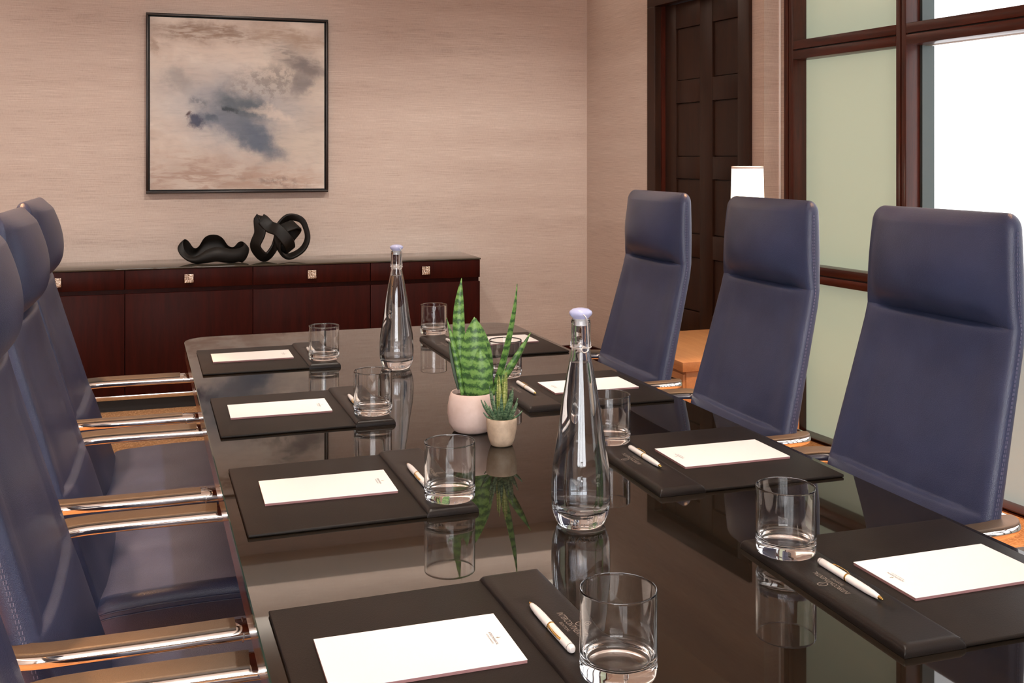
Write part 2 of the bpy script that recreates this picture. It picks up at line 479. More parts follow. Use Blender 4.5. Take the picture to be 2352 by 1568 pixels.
def tube(name, pts, r, mat, parent=None, n=8, closed=False, sub=0):
    path = catmull(pts, sub, closed) if sub else [Vector(p) for p in pts]
    o = from_bm(name, sweep_bm(path, circ(r, n), up=(0.123, 0.456, 0.88), closed=closed), mat, parent)
    return autosmooth(o, 50)

_txt = {}
def text_mesh(body, size, extrude=0.0002, spacing=1.0):
    key = (body, size, extrude, spacing)
    if key not in _txt:
        cu = bpy.data.curves.new('lettering_curve', 'FONT'); cu.body = body; cu.size = size; cu.extrude = extrude
        cu.align_x = 'CENTER'; cu.space_character = spacing; cu.resolution_u = 3
        o = bpy.data.objects.new('lettering_tmp', cu); COL.objects.link(o)
        bpy.context.view_layer.update()
        dg = bpy.context.evaluated_depsgraph_get()
        me = bpy.data.meshes.new_from_object(o.evaluated_get(dg))
        COL.objects.unlink(o); bpy.data.objects.remove(o)
        _txt[key] = me
    return _txt[key]
def width_of(me):
    xs = [v.co.x for v in me.vertices]; return max(xs)-min(xs)
def text_fit(body, width, height, extrude=0.0002):
    me = text_mesh(body, 1.0, 0.0)
    me2 = me.copy()
    xs = [v.co.x for v in me2.vertices]; ys = [v.co.y for v in me2.vertices]
    cx = (min(xs)+max(xs))/2; sx = width/(max(xs)-min(xs)); sy = height/(max(ys)-min(ys)); y0 = min(ys)
    for v in me2.vertices: v.co.x = (v.co.x-cx)*sx; v.co.y = (v.co.y-y0)*sy
    return me2

# ------------------------------------------------------------------ room shell
WALL_Y = 6.17
XL, YN = -2.6, -2.6
wb = box('wall_back', XL-0.1, 2.62, WALL_Y, WALL_Y+0.12, 0, CEIL_Z, M['wallpaper']); struct(wb, 'beige grasscloth wall behind the credenza')
struct(box('wall_left', XL-0.12, XL, YN, WALL_Y, 0, CEIL_Z, M['wallpaper']))
struct(box('wall_front', XL, 3.6, YN-0.12, YN, 0, 0.75, M['wallpaper']))
struct(box('wall_front', XL, 3.6, YN-0.12, YN, 2.3, CEIL_Z, M['wallpaper']))
struct(box('wall_front', XL, -2.4, YN-0.12, YN, 0.75, 2.3, M['wallpaper']))
struct(box('wall_front', 0.66, 3.6, YN-0.12, YN, 0.75, 2.3, M['wallpaper']))
fw = empty('window_20', (0, YN, 0)); struct(fw, 'added row of fill windows with glowing blinds, unseen behind the camera')
for k in range(3):  # added fill panels in window frames, placed to light the chair fronts
    x0 = -2.4+1.0*k
    box('mullion', x0, x0+0.06, -0.1, 0.01, 0.75, 2.3, M['frame_wood'], fw, 0.002)
    box('blind', x0+0.06, x0+1.0, -0.08, -0.075, 0.75, 2.3, M['front_fill'], fw)
box('mullion', 0.60, 0.66, -0.1, 0.011, 0.75, 2.3, M['frame_wood'], fw, 0.002)
struct(box('floor', XL-0.1, 3.9, YN-0.1, WALL_Y+0.1, -0.05, 0, M['carpet']), 'tan woven carpet')
ceil = struct(box('ceiling', XL-0.1, 3.9, YN-0.1, WALL_Y+0.1, CEIL_Z, CEIL_Z+0.1, M['ceiling']))
for (x, y) in DOWN + CENTRE_FILL + WASH:  # the added centre spots get fixture rings too
    d = lathe('downlight', [(0.0, 0.0), (0.045, 0.0), (0.047, -0.004), (0.062, -0.004), (0.064, 0.0)], M['steel'], ceil, 24, loc=(x, y, CEIL_Z+0.001))
struct(box('trim_2', XL, 2.5, WALL_Y-0.15, WALL_Y, 2.44, 2.56, M['ceiling'], bev=0.004), 'cove ledge along the back wall')
struct(box('trim_3', XL, XL+0.15, YN, WALL_Y-0.15, 2.44, 2.56, M['ceiling'], bev=0.004))
struct(box('trim_4', XL+0.15, 3.4, YN, YN+0.15, 2.44, 2.56, M['ceiling'], bev=0.004))
struct(box('baseboard_back', XL, 2.5, WALL_Y-0.015, WALL_Y, 0, 0.13, M['mahogany'], bev=0.003))

# right wall frame: x = along wall from the back corner towards the camera, y = outwards
A6 = R(6.0)
RW = (2.5, WALL_Y, 0); RWZ = R(-84.0)
def rw(o): o.location = RW; o.rotation_euler = (0, 0, RWZ); return o
S_JOG, OFF = 1.783, 0.10
D0, D1 = 0.754, 1.691
struct(rw(box('wall_right', -0.02, D0+0.03, 0, 0.12, 0, CEIL_Z, M['wallpaper'])), 'beige wall between back corner and door')
struct(rw(box('wall_right', D1-0.03, S_JOG, 0, 0.22, 0, CEIL_Z, M['wallpaper'])), 'narrow beige wall strip right of the door')
struct(rw(box('wall_right', D0+0.03, D1-0.03, 0, 0.12, 2.21, CEIL_Z, M['wallpaper'])), 'beige wall above the door')
tr = box('trim_1', S_JOG-0.001, S_JOG+0.004, OFF-0.014, OFF-0.006, 0, CEIL_Z, M['paper']); struct(rw(tr), 'thin metal corner bead beside the window frame')
struct(rw(box('wall_right', S_JOG, S_JOG+0.034, OFF, 0.22, 0, CEIL_Z, M['wallpaper'])))
struct(rw(box('baseboard_right', 0, D0, -0.015, 0, 0, 0.13, M['mahogany'], bev=0.003)))

# door
door = empty('door_1', RW, RWZ); struct(door, 'dark ten-panel wooden door in dark casing')
LEAF0, LEAF1 = 0.85, 1.60
bm = bmesh.new(); bm_box(bm, D0, 0.835, -0.02, 0.06, 0, 2.14, 0.003); casL = from_bm('casing', bm, M['door_wood'], door)
box('casing', 1.60, D1, -0.02, 0.06, 0, 2.14, M['door_wood'], door, 0.003)
box('casing', D0, D1, -0.02, 0.06, 2.14, 2.23, M['door_wood'], door, 0.003)
box('door_stop', 0.835, 0.85, 0.02, 0.07, 0, 2.14, M['frame_wood'], door)
leaf = box('door_leaf', LEAF0, LEAF1, 0.062, 0.085, 0.01, 2.138, M['door_wood'], door)
cols = [(0.957, 1.186), (1.30, 1.52)]
rows = [(2.002, 1.716), (1.595, 1.303), (1.186, 0.892), (0.77, 0.48), (0.36, 0.12)]
xs = [LEAF0, cols[0][0], cols[0][1], cols[1][0], cols[1][1], LEAF1]
for k in (0, 2, 4): box('stile', xs[k], xs[k+1], 0.04, 0.063, 0.01, 2.138, M['door_wood'], leaf, 0.002)
zz = [2.138] + [v for r_ in rows for v in r_] + [0.01]
for k in range(0, len(zz), 2):
    for (c0, c1) in cols: box('rail', c0, c1, 0.041, 0.063, zz[k+1], zz[k], M['door_wood'], leaf, 0.002)
for (c0, c1) in cols:
    for (z1, z0) in rows: box('panel', c0+0.006, c1-0.006, 0.050, 0.064, z0+0.006, z1-0.006, M['door_wood'], leaf)
hb = empty('handle', (0.885, 0.04, 1.0)); hb.parent = door
box('backplate', -0.02, 0.02, -0.006, 0, -0.08, 0.08, M['black_plastic'], hb, 0.002)
tube('lever', [(0, -0.005, 0), (0, -0.045, 0), (0.02, -0.055, 0), (0.11, -0.055, 0)], 0.008, M['black_plastic'], hb, 10, sub=4)

# window wall
FR_IN = 1.886; BAY = 0.652; MUL = 0.055; NB = 9
W_END = FR_IN + NB*(BAY+MUL)
GL_D = 0.065
FY0, FY1 = OFF-0.012, OFF+0.07
def split_member(name, parent, x0, x1, z0, z1, mat, vertical):
    """a frame member with a recessed groove down its middle"""
    o = None
    if vertical:
        m_ = (x0+x1)/2
        box(name, x0, m_-0.003, FY0, FY1, z0, z1, mat, parent, 0.002)
        box(name, m_+0.003, x1, FY0, FY1, z0, z1, mat, parent, 0.002)
        box(name+'_groove', m_-0.003, m_+0.003, FY0+0.012, FY1, z0, z1, M['toe'], parent)
    else:
        m_ = (z0+z1)/2
        box(name, x0, x1, FY0, FY1, z0, m_-0.003, mat, parent, 0.002)
        box(name, x0, x1, FY0, FY1, m_+0.003, z1, mat, parent, 0.002)
        box(name+'_groove', x0, x1, FY0+0.012, FY1, m_-0.003, m_+0.003, M['toe'], parent)
RAILS = [(0.0, 0.016), (0.724, 0.802), (1.757, 1.845), (CEIL_Z-0.06, CEIL_Z)]
for i in range(NB):
    x0 = FR_IN + i*(BAY+MUL); x1 = x0+BAY
    w = empty('window_%d' % (i+1), RW, RWZ)
    struct(w, 'dark wood window bay with green frosted panes' if i == 0 else 'dark wood window bay with bright white blind')
    if i == 0: split_member('jamb', w, 1.817, FR_IN, 0, CEIL_Z, M['frame_wood'], True)
    split_member('mullion', w, x1, x1+MUL, 0, CEIL_Z, M['frame_wood'], True)
    for (z0, z1) in RAILS: split_member('transom', w, x0, x1, z0, z1, M['frame_wood_h'], False)
    for k in range(3):
        z0, z1 = RAILS[k][1], RAILS[k+1][0]
        if i == 0:
            box('pane', x0-0.002, x1+0.002, OFF+GL_D, OFF+GL_D+0.008, z0-0.002, z1+0.002, M['frost_green'], w)
        elif k == 0:
            box('pane', x0-0.002, x1+0.002, OFF+GL_D, OFF+GL_D+0.008, z0-0.002, z1+0.002, M['frost_blue'], w)
        else:
            box('side_channel', x0, x0+0.012, OFF+GL_D, OFF+0.13, z0, z1, M['green_edge'], w)
            box('side_channel', x1-0.012, x1, OFF+GL_D, OFF+0.13, z0, z1, M['green_edge'], w)
            box('blind', x0-0.002, x1+0.002, OFF+0.13, OFF+0.135, z0-0.002, z1+0.002, M['blind'], w)
struct(rw(box('wall_right', S_JOG, W_END+1.5, 0.24, 0.34, 0, CEIL_Z, M['wallpaper'])))

# ------------------------------------------------------------------ painting
pt = empty('abstract_painting', (0.378, WALL_Y-0.002, 1.598))
tag(pt, 'square abstract painting in blue, grey and beige, thin black frame, above credenza', 'painting')
cv = box('canvas', -0.4765, 0.4765, -0.030, -0.004, -0.4765, 0.4765, M['painting'], pt)
h = 0.497; t = 0.013
for (x0, x1, z0, z1) in ((-h, h, h-t, h), (-h, h, -h, -h+t), (-h, -h+t, -h+t, h-t), (h-t, h, -h+t, h-t)):
    box('frame_bar', x0, x1, -0.045, 0, z0, z1, M['frame_black'], pt, 0.0025)
box('backing', -h+t, h-t, -0.006, 0, -h+t, h-t, M['toe'], pt)

# ------------------------------------------------------------------ credenza
CF = 5.735
cr = empty('credenza', (0.415, CF, 0)); tag(cr, 'long dark mahogany credenza with glass top against the beige wall', 'cabinet')
CX = [-1.26, -0.628, 0.008, 0.634, 1.26]
box('body', -1.256, 1.256, 0.022, WALL_Y-CF-0.003, 0.085, 0.724, M['mahogany'], cr)
box('plinth', -1.22, 1.22, 0.03, WALL_Y-CF-0.01, 0, 0.062, M['toe'], cr)
box('base_trim', -1.256, 1.256, 0.004, WALL_Y-CF-0.003, 0.062, 0.085, M['chrome'], cr, 0.002)
box('glass_top', -1.262, 1.262, -0.006, WALL_Y-CF-0.002, 0.725, 0.733, [M['cab_glass']], cr, 0.0015)
for i in range(4):
    a, b_ = CX[i]+0.002, CX[i+1]-0.002
    dr = box('drawer', a, b_, 0, 0.022, 0.625, 0.7235, M['mahogany'], cr, 0.0015)
    bm = bmesh.new()
    bm_box(bm, -0.023, 0.023, -0.018, -0.006, -0.023, 0.023, 0.002)
    bm_box(bm, -0.008, 0.008, -0.008, 0.001, -0.008, 0.008)
    k = from_bm('knob', bm, M['knob'], dr); k.location = ((a+b_)/2 - 0.005, 0, 0.673)
    box('door', a, b_, 0, 0.022, 0.087, 0.602, M['mahogany'], cr, 0.0015)

# ------------------------------------------------------------------ sculptures on the credenza
def ribbon(name, path, halfw, thick, rolls=None, closed=False, up=(0, -1, 0), scales=None):
    prof = rrect(halfw*2, thick, thick*0.45, 3)
    o = from_bm(name, sweep_bm(path, prof, up=up, closed=closed, rolls=rolls, scales=scales), M['bronze'])
    return autosmooth(o, 60)
# low curling ribbon: rolled along its own length
# standing closed ribbon: t runs round the loop, top and bottom edges rise and fall
KEY = [(0, .098, .040), (.10, .110, .025), (.19, .106, .015), (.27, .080, .010), (.34, .088, .020), (.40, .128, .040), (.46, .146, .050), (.54, .147, .050), (.60, .130, .040), (.66, .086, .020), (.72, .080, .012), (.80, .116, .020), (.88, .129, .040), (.96, .118, .058),
       (1.05, .090, .055), (1.15, .060, .030), (1.25, .040, .008), (1.33, .046, .0), (1.42, .074, .004), (1.52, .088, .010), (1.60, .084, .004), (1.68, .076, .0), (1.78, .076, .004), (1.86, .082, .0), (1.94, .090, .020)]
def key_at(t, c):
    n = len(KEY)
    for i in range(n):
        a = KEY[i][0]; b = KEY[(i+1) % n][0]+(2 if i == n-1 else 0)
        if a <= t < b:
            u = (t-a)/(b-a); p = [KEY[(i+k) % n][c] for k in (-1, 0, 1, 2)]
            return 0.5*(2*p[1]+(p[2]-p[0])*u+(2*p[0]-5*p[1]+4*p[2]-p[3])*u*u+(3*p[1]-p[0]-3*p[2]+p[3])*u**3)
    return KEY[0][c]
bm = bmesh.new(); NR, NH = 120, 8; outer_, inner_ = [], []
for i in range(NR):
    t = 2.0*i/NR; a = t*PI
    tp, bt_ = key_at(t, 1), max(0.0, key_at(t, 2))
    co, ci = [], []
    for k in range(NH+1):
        h_ = k/NH; z = bt_+(tp-bt_)*h_
        belly = 0.018*math.sin(PI*h_)-0.006*h_
        sx, sy = 0.165+belly, 0.052+belly
        e = 0.006*math.sqrt(max(0.05, 1-(2*h_-1)**6))
        co.append(bm.verts.new((0.19+(sx+e)*math.cos(a), (sy+e)*math.sin(a), z)))
        ci.append(bm.verts.new((0.19+(sx-e)*math.cos(a), (sy-e)*math.sin(a), z)))
    outer_.append(co); inner_.append(ci)
for i in range(NR):
    j = (i+1) % NR
    for k in range(NH):
        bm.faces.new((outer_[i][k], outer_[j][k], outer_[j][k+1], outer_[i][k+1]))
        bm.faces.new((inner_[j][k], inner_[i][k], inner_[i][k+1], inner_[j][k+1]))
    bm.faces.new((outer_[i][NH], outer_[j][NH], inner_[j][NH], inner_[i][NH]))
    bm.faces.new((outer_[j][0], outer_[i][0], inner_[i][0], inner_[j][0]))
s1 = autosmooth(from_bm('ribbon_sculpture', bm, M['bronze']), 60)
s1.location = (0.040, 5.90, 0.7335)
tag(s1, 'low dark bronze curling ribbon sculpture on credenza, left of the looped one', 'sculpture')
k_ = 0.000327*1.02
def cp(x, y, d): return ((x-1262)*k_, d, (880-y)*k_)
pts = [cp(1430,190,-.01), cp(1420,420,-.02), cp(1350,640,-.015), cp(1500,820,0), cp(1640,700,.015), cp(1700,520,.03), cp(1720,350,.03), cp(1880,185,.025),
       cp(2090,225,.02), cp(2180,400,.02), cp(2190,570,.02), cp(2090,730,.015), cp(1880,820,0), cp(1730,720,-.03), cp(1710,540,-.04), cp(1760,380,-.045), cp(1950,300,-.035),
       cp(2010,350,-.015), cp(1900,500,.0), cp(1830,640,.005), cp(1900,700,-.03), cp(1850,560,-.07),cp(1700,380,-.06), cp(1570,320,-.03)]
path = catmull(pts, 7, True)
n_ = len(path)
rolls = [0.55*math.sin(2*PI*i/n_*2)+0.25*math.sin(2*PI*i/n_*5) for i in range(n_)]
def hw_at(i):
    t_ = i/n_*len(pts)
    ring = math.exp(-((t_-9.2)/3.0)**2)
    return (1.0-0.55*ring, 1.0)
s2 = ribbon('ribbon_sculpture', path, 0.033, 0.015, rolls, True, up=(0, -1, 0), scales=[hw_at(i) for i in range(n_)])
zmin = min(v.co.z for v in s2.data.vertices)
for v in s2.data.vertices: v.co.z -= zmin
s2.location = (0.415, 5.86, 0.7335)
tag(s2, 'tall dark bronze sculpture of knotted ribbon loops and a ring on credenza', 'sculpture')

# ------------------------------------------------------------------ conference table
TZ = 0.74
tb = empty('conference_table', (0.6, 2.0, 0)); tag(tb, 'long dark conference table with glossy glass top and rounded corners', 'table')
def lx(y): return 0.049+0.0245*(3.215-y)
def rx(y): return 1.105+0.020*(3.0-y)
YF, YNR = 3.412, 0.66
def outline(ins, rad):
    out = []
    cs = [((lx(YF)+ins, YF-ins), (1, 0), (0, -1)), ((rx(YF)-ins, YF-ins), (0, -1), (-1, 0)), ((rx(YNR)-ins, YNR+ins), (-1, 0), (0, 1)), ((lx(YNR)+ins, YNR+ins), (0, 1), (1, 0))]
    # corner centres, going clockwise from far-left
    for (p, _, _), ang in zip(cs, (180, 90, 0, -90)):
        sx = 1 if ang in (180, -90) else -1; sy = -1 if ang in (180, 90) else 1
        cx, cy_ = p[0]+sx*rad, p[1]+sy*rad
        for k in range(9):
            a = R(ang-90*k/8); out.append((cx+rad*math.cos(a), cy_+rad*math.sin(a)))
    return out
def slab(name, ins, rad, z0, z1, mats, parent, bev=0.0015, y_off=(0.6, 2.0)):
    bm = bmesh.new(); o_ = outline(ins, rad)
    b0 = [bm.verts.new((x-y_off[0], y-y_off[1], z0)) for x, y in o_]
    b1 = [bm.verts.new((x-y_off[0], y-y_off[1], z1-bev)) for x, y in o_]
    o2 = outline(ins+bev, max(rad-bev, 0.001)); b2 = [bm.verts.new((x-y_off[0], y-y_off[1], z1)) for x, y in o2]
    n = len(o_)
    for i in range(n):
        j = (i+1) % n
        f = bm.faces.new((b0[i], b0[j], b1[j], b1[i])); f.material_index = 1
        f = bm.faces.new((b1[i], b1[j], b2[j], b2[i])); f.material_index = 1
    bm.faces.new(b2); bm.faces.new(list(reversed(b0)))
    return from_bm(name, bm, mats, parent)
slab('glass_top', 0.0, 0.085, TZ-0.009, TZ, [M['table_top'], M['glass_edge']], tb)
slab('wood_top', 0.002, 0.083, TZ-0.048, TZ-0.0092, [M['table_side'], M['table_side']], tb, 0.002)
for y in (1.1, 2.9):
    box('pedestal', -0.15, 0.15, y-2.0-0.3, y-2.0+0.3, 0.06, TZ-0.049, M['mahogany'], tb, 0.004)
    box('pedestal_foot', -0.13, 0.13, y-2.0-0.27, y-2.0+0.27, 0, 0.06, M['toe'], tb)

# ------------------------------------------------------------------ chairs
def interp(z, tab):
    if z <= tab[0][0]: return tab[0][1]
    for (a, va), (b, vb) in zip(tab, tab[1:]):
        if z <= b: return va+(vb-va)*(z-a)/(b-a)
    return tab[-1][1]
def sstep(a, b, x):
    t = min(1, max(0, (x-a)/(b-a))); return t*t*(3-2*t)
ZT, ZS, ZB, ZL = 1.193, 0.988, 0.445, 0.672      # top, headrest seam, bottom, lower seam
def back_section(z):
    """half width, front x, thickness at height z"""
    w = interp(z, [(ZB, 0.222), (0.66, 0.226), (ZS, 0.204), (1.10, 0.197), (ZT, 0.190)])
    f = interp(z, [(ZB, -0.074), (0.65, -0.130), (0.95, -0.208), (ZS, -0.216), (ZT, -0.222)])
    th = interp(z, [(ZB, 0.046), (0.66, 0.042), (0.95, 0.037), (ZS, 0.035), (ZT, 0.035)])
    if z > ZS:
        t = (z-ZS)/(ZT-ZS); bl = max(0.0, math.sin(PI*min(1, t**0.85)))**0.75
        f += 0.006*bl; th += 0.008*bl
    rt = 0.030
    if ZT-z < rt:
        q = (ZT-z)/rt; k = math.sqrt(max(0, 1-(1-q)**2))
        w -= 0.024*(1-k); cxo = th*(1-max(k, 0.04))/2
        f -= cxo; th *= max(k, 0.04)
    return w, f, th
def back_ring(z):
    w, f, th = back_section(z)
    r = min(0.018, th*0.46); pts = []
    NF, NCn = 16, 5
    # front face from -w to w, then corner, side, corner, rear
    for k in range(NF+1): pts.append((-(w-r)+2*(w-r)*k/NF, f, True))
    for k in range(1, NCn+1): a = R(90*k/NCn); pts.append((w-r+r*math.sin(a), f-r+r*math.cos(a), False))
    for k in range(NCn+1): a = R(90*k/NCn); pts.append((w-r+r*math.cos(a), f-th+r-r*math.sin(a), False))
    for k in range(1, NF): pts.append(((w-r)-2*(w-r)*k/NF, f-th, False))
    for k in range(NCn+1): a = R(90*k/NCn); pts.append((-(w-r)-r*math.sin(a), f-th+r-r*math.cos(a), False))
    for k in range(NCn): a = R(90*k/NCn); pts.append((-(w-r)-r*math.cos(a), f-r+r*math.sin(a), False))
    out = []
    cr_ = 0.015*math.exp(-((z-ZS)/(0.026 if z > ZS else 0.0035))**2) + 0.011*math.exp(-((z-ZL)/(0.030 if z > ZL else 0.0035))**2)
    dish = 0.010*sstep(ZL, ZL+0.05, z)*(1-sstep(ZS-0.10, ZS, z)) - 0.004*sstep(ZL, ZL-0.03, z)
    under = 0.012*sstep(ZS, ZS+0.02, z)*(1-sstep(ZS+0.02, ZS+0.10, z))
    crown = 0.011*sstep(0.0, 0.03, ZT-z)
    pil = 0.032*max(0.0, math.sin(PI*min(1, ((z-ZS)/(ZT-ZS))**0.85)))**0.75 if z > ZS else 0.0
    for (y, x, fr) in pts:
        v = abs(y)/w
        if fr: x += pil*max(0.0, 1-(y/(w-r))**2)**0.8 + crown*(1-min(1.0, abs(y)/(w-r))**3.2)
        m_ = (1-sstep(0.66, 0.90, v)) if fr else 0.0
        edge = 0.10*cr_*(1-sstep(0.93, 1.0, v)) if fr else 0.0
        x -= (cr_+dish)*m_ + edge*(1-m_)
        out.append((x, y, z))
    return out
def make_chair():
    root = empty('conference_chair')
    zs = sorted(set([ZB+(ZT-ZB)*i/44 for i in range(45)] + [ZS+(ZT-ZS)*i/40 for i in range(4, 40)] + [ZS+d for d in (-.03,-.015,-.009,-.006,-.004,-.002,0,.003,.007,.012,.018,.025,.034)] +
                    [ZL+d for d in (-.02,-.009,-.006,-.004,-.002,0,.003,.007,.012,.018,.025,.034)] + [ZT-d for d in (.0004,.0015,.003,.006,.01,.015,.021,.027,.032)]))
    bm = bmesh.new(); rings = [[bm.verts.new(p) for p in back_ring(z)] for z in zs]
    m_ = len(rings[0])
    for a, b in zip(rings, rings[1:]):
        for k in range(m_): bm.faces.new((a[k], a[(k+1) % m_], b[(k+1) % m_], b[k]))
    bm.faces.new(rings[-1]); bm.faces.new(list(reversed(rings[0])))
    back = from_bm('backrest', bm, M['navy'], root); autosmooth(back, 70)
    # stitching along both side edges
    for s in (-1, 1):
        bm = bmesh.new()
        for dx in (0.016, 0.023):
            z = ZB+0.03
            while z < ZT-0.03:
                w, f, th = back_section(z+0.0025)
                w2, f2, th2 = back_section(z+0.0045)
                r = min(0.024, th*0.46)
                d = min(dx, th*0.48)
                a = Vector((f-d, s*(w+0.0004), z)); b = Vector((f2-min(dx, th2*0.48), s*(w2+0.0004), z+0.0045))
                dv = (b-a).normalized(); sx = Vector((1, 0, 0))*0.0005; sy = Vector((0, s, 0))*0.0005
                q = [bm.verts.new(p) for p in (a-sx-sy, a+sx-sy, a+sx+sy, a-sx+sy, b-sx-sy, b+sx-sy, b+sx+sy, b-sx+sy)]
                for fc in ((3,2,1,0),(4,5,6,7),(0,1,5,4),(1,2,6,5),(2,3,7,6),(3,0,4,7)): bm.faces.new([q[i] for i in fc])
                z += 0.0074
        from_bm('stitching', bm, M['stitch'], back)['kind'] = 'stuff'
    # seat cushion
    bm = bmesh.new(); X0, X1, W2, Z0, Z1 = -0.085, 0.37, 0.232, 0.388, 0.472
    NX, NY = 14, 12
    prof = []
    def sec(x):
        t = (x-X0)/(X1-X0)
        crown = 0.010*math.sin(PI*t)
        drop = 0.030*sstep(0.75, 1.0, t)**1.5
        return Z1+crown-drop
    ring_n = None; rings = []
    ts = [0, .004, .015, .035, .07] + [0.12+0.76*i/9 for i in range(10)] + [.93, .965, .985, .996, 1]
    for t in ts:
        x = X0+(X1-X0)*t; e = min(t, 1-t)
        k = math.sqrt(max(0.02, 1-(1-min(1, e/0.07))**2))
        w = W2-0.018*(1-k); top = sec(x)-0.016*(1-k); bot = Z0+0.010*(1-k)
        r = 0.020; ring = []
        for a in range(13): ring.append((x, -(w-r)+2*(w-r)*a/12, top+0.006*(1-(2*a/12-1)**2)))
        for a in range(1, 5): q = R(90*a/4); ring.append((x, w-r+r*math.sin(q), top-r+r*math.cos(q)))
        for a in range(0, 4): q = R(90*a/3); ring.append((x, w-0.012+0.012*math.cos(q), bot+0.012-0.012*math.sin(q)))
        for a in range(0, 4): q = R(90*a/3); ring.append((x, -(w-0.012)-0.012*math.sin(q), bot+0.012-0.012*math.cos(q)))
        for a in range(0, 4): q = R(90*a/4); ring.append((x, -(w-r)-r*math.cos(q), top-r+r*math.sin(q)))
        rings.append([bm.verts.new(p) for p in ring])
    m_ = len(rings[0])
    for a, b in zip(rings, rings[1:]):
        for k in range(m_): bm.faces.new((a[k], a[(k+1) % m_], b[(k+1) % m_], b[k]))
    bm.faces.new(rings[-1]); bm.faces.new(list(reversed(rings[0])))
    seat = from_bm('seat', bm, M['navy'], root); autosmooth(seat, 70)
    for dz, nm in ((0.022, 'piping'), (0.032, 'piping')):
        pth = []
        for s, rng in ((-1, range(len(ts))), (1, range(len(ts)-1, -1, -1))):
            for i in rng:
                t = ts[i]; x = X0+(X1-X0)*t; e = min(t, 1-t); k = math.sqrt(max(0.02, 1-(1-min(1, e/0.07))**2))
                pth.append((x, s*(W2-0.018*(1-k)+0.0005), sec(x)-0.016*(1-k)-dz))
        tube(nm, pth, 0.0017, M['navy'], seat, 6, closed=True)
    # arms
    for s in (-1, 1):
        pts = [(-0.190, s*0.13, 0.648), (-0.193, s*0.180, 0.651), (-0.180, s*0.224, 0.654), (-0.140, s*0.246, 0.657), (-0.08, s*0.250, 0.658), (0.0, s*0.250, 0.658),
               (0.11, s*0.248, 0.658), (0.160, s*0.247, 0.655), (0.184, s*0.246, 0.636), (0.192, s*0.244, 0.59), (0.198, s*0.240, 0.50), (0.190, s*0.236, 0.42), (0.130, s*0.215, 0.378), (0.09, s*0.10, 0.372)]
        path = catmull(pts, 10)
        n_ = len(path); sc_ = []
        for i in range(n_):
            u = i/(n_-1)*(len(pts)-1)
            sc_.append((0.90+0.10*sstep(0.5, 3, u)-0.30*sstep(7.5, 10, u), 1.0-0.4*sstep(7, 9, u)))
        arm = from_bm('armrest', sweep_bm(path, rrect(0.046, 0.021, 0.0103, 4), scales=sc_), M['chrome'], root); autosmooth(arm, 60)
        pp = [p for p in path if -0.190 <= p.x <= 0.104 and p.z > 0.64 and abs(p.y) > 0.20]
        pp = [p + Vector((0, 0, 0.0085)) for p in pp]
        pad = from_bm('arm_pad', sweep_bm(pp, rrect(0.040, 0.008, 0.0036, 3)), M['arm_leather'], arm); autosmooth(pad, 60)
        q = Vector((0.110, s*0.2480, 0.6580))
        from_bm('arm_ring', sweep_bm([q, q+Vector((0.002, 0, -0.0002))], rrect(0.0468, 0.0218, 0.0106, 4)), M['steel'], arm)
    # spine bracket behind the back, pedestal, star base
    box('back_bracket', -0.205, -0.180, -0.14, 0.14, 0.61, 0.67, M['chrome'], root, 0.008, 3)
    box('seat_plate', -0.05, 0.24, -0.12, 0.12, 0.362, 0.389, M['black_plastic'], root, 0.006)
    col_ = lathe('gas_column', [(0, 0.365), (0.026, 0.365), (0.026, 0.22), (0.034, 0.215), (0.034, 0.10), (0.0, 0.10)], M['chrome'], root, 24)
    col_.location.x = 0.10
    base = empty('star_base', (0.10, 0, 0)); base.parent = root
    for i in range(5):
        a = 2*PI*i/5+0.3
        d = Vector((math.cos(a), math.sin(a), 0))
        path = [Vector((0, 0, 0.115))+d*0.02, Vector((0, 0, 0.112))+d*0.10, Vector((0, 0, 0.10))+d*0.20, Vector((0, 0, 0.085))+d*0.30]
        sp = from_bm('spoke', sweep_bm(path, rrect(0.05, 0.03, 0.012, 3), scales=[(1, 1), (0.9, 0.9), (0.75, 0.8), (0.6, 0.7)]), M['chrome'], base); autosmooth(sp)
        bm = bmesh.new(); sd = Vector((-d.y, d.x, 0)); c = d*0.295+Vector((0, 0, 0.030))
        for o_ in (-0.014, 0.014):
            sweep_bm([c+sd*(o_-0.009), c+sd*(o_+0.009)], circ(0.029, 16), bm=bm)
        sweep_bm([c+Vector((0, 0, 0.0)), c+Vector((0, 0, 0.052))], circ(0.008, 8), up=(1, 0, 0), bm=bm)
        autosmooth(from_bm('caster', bm, M['black_plastic'], base))
    return root

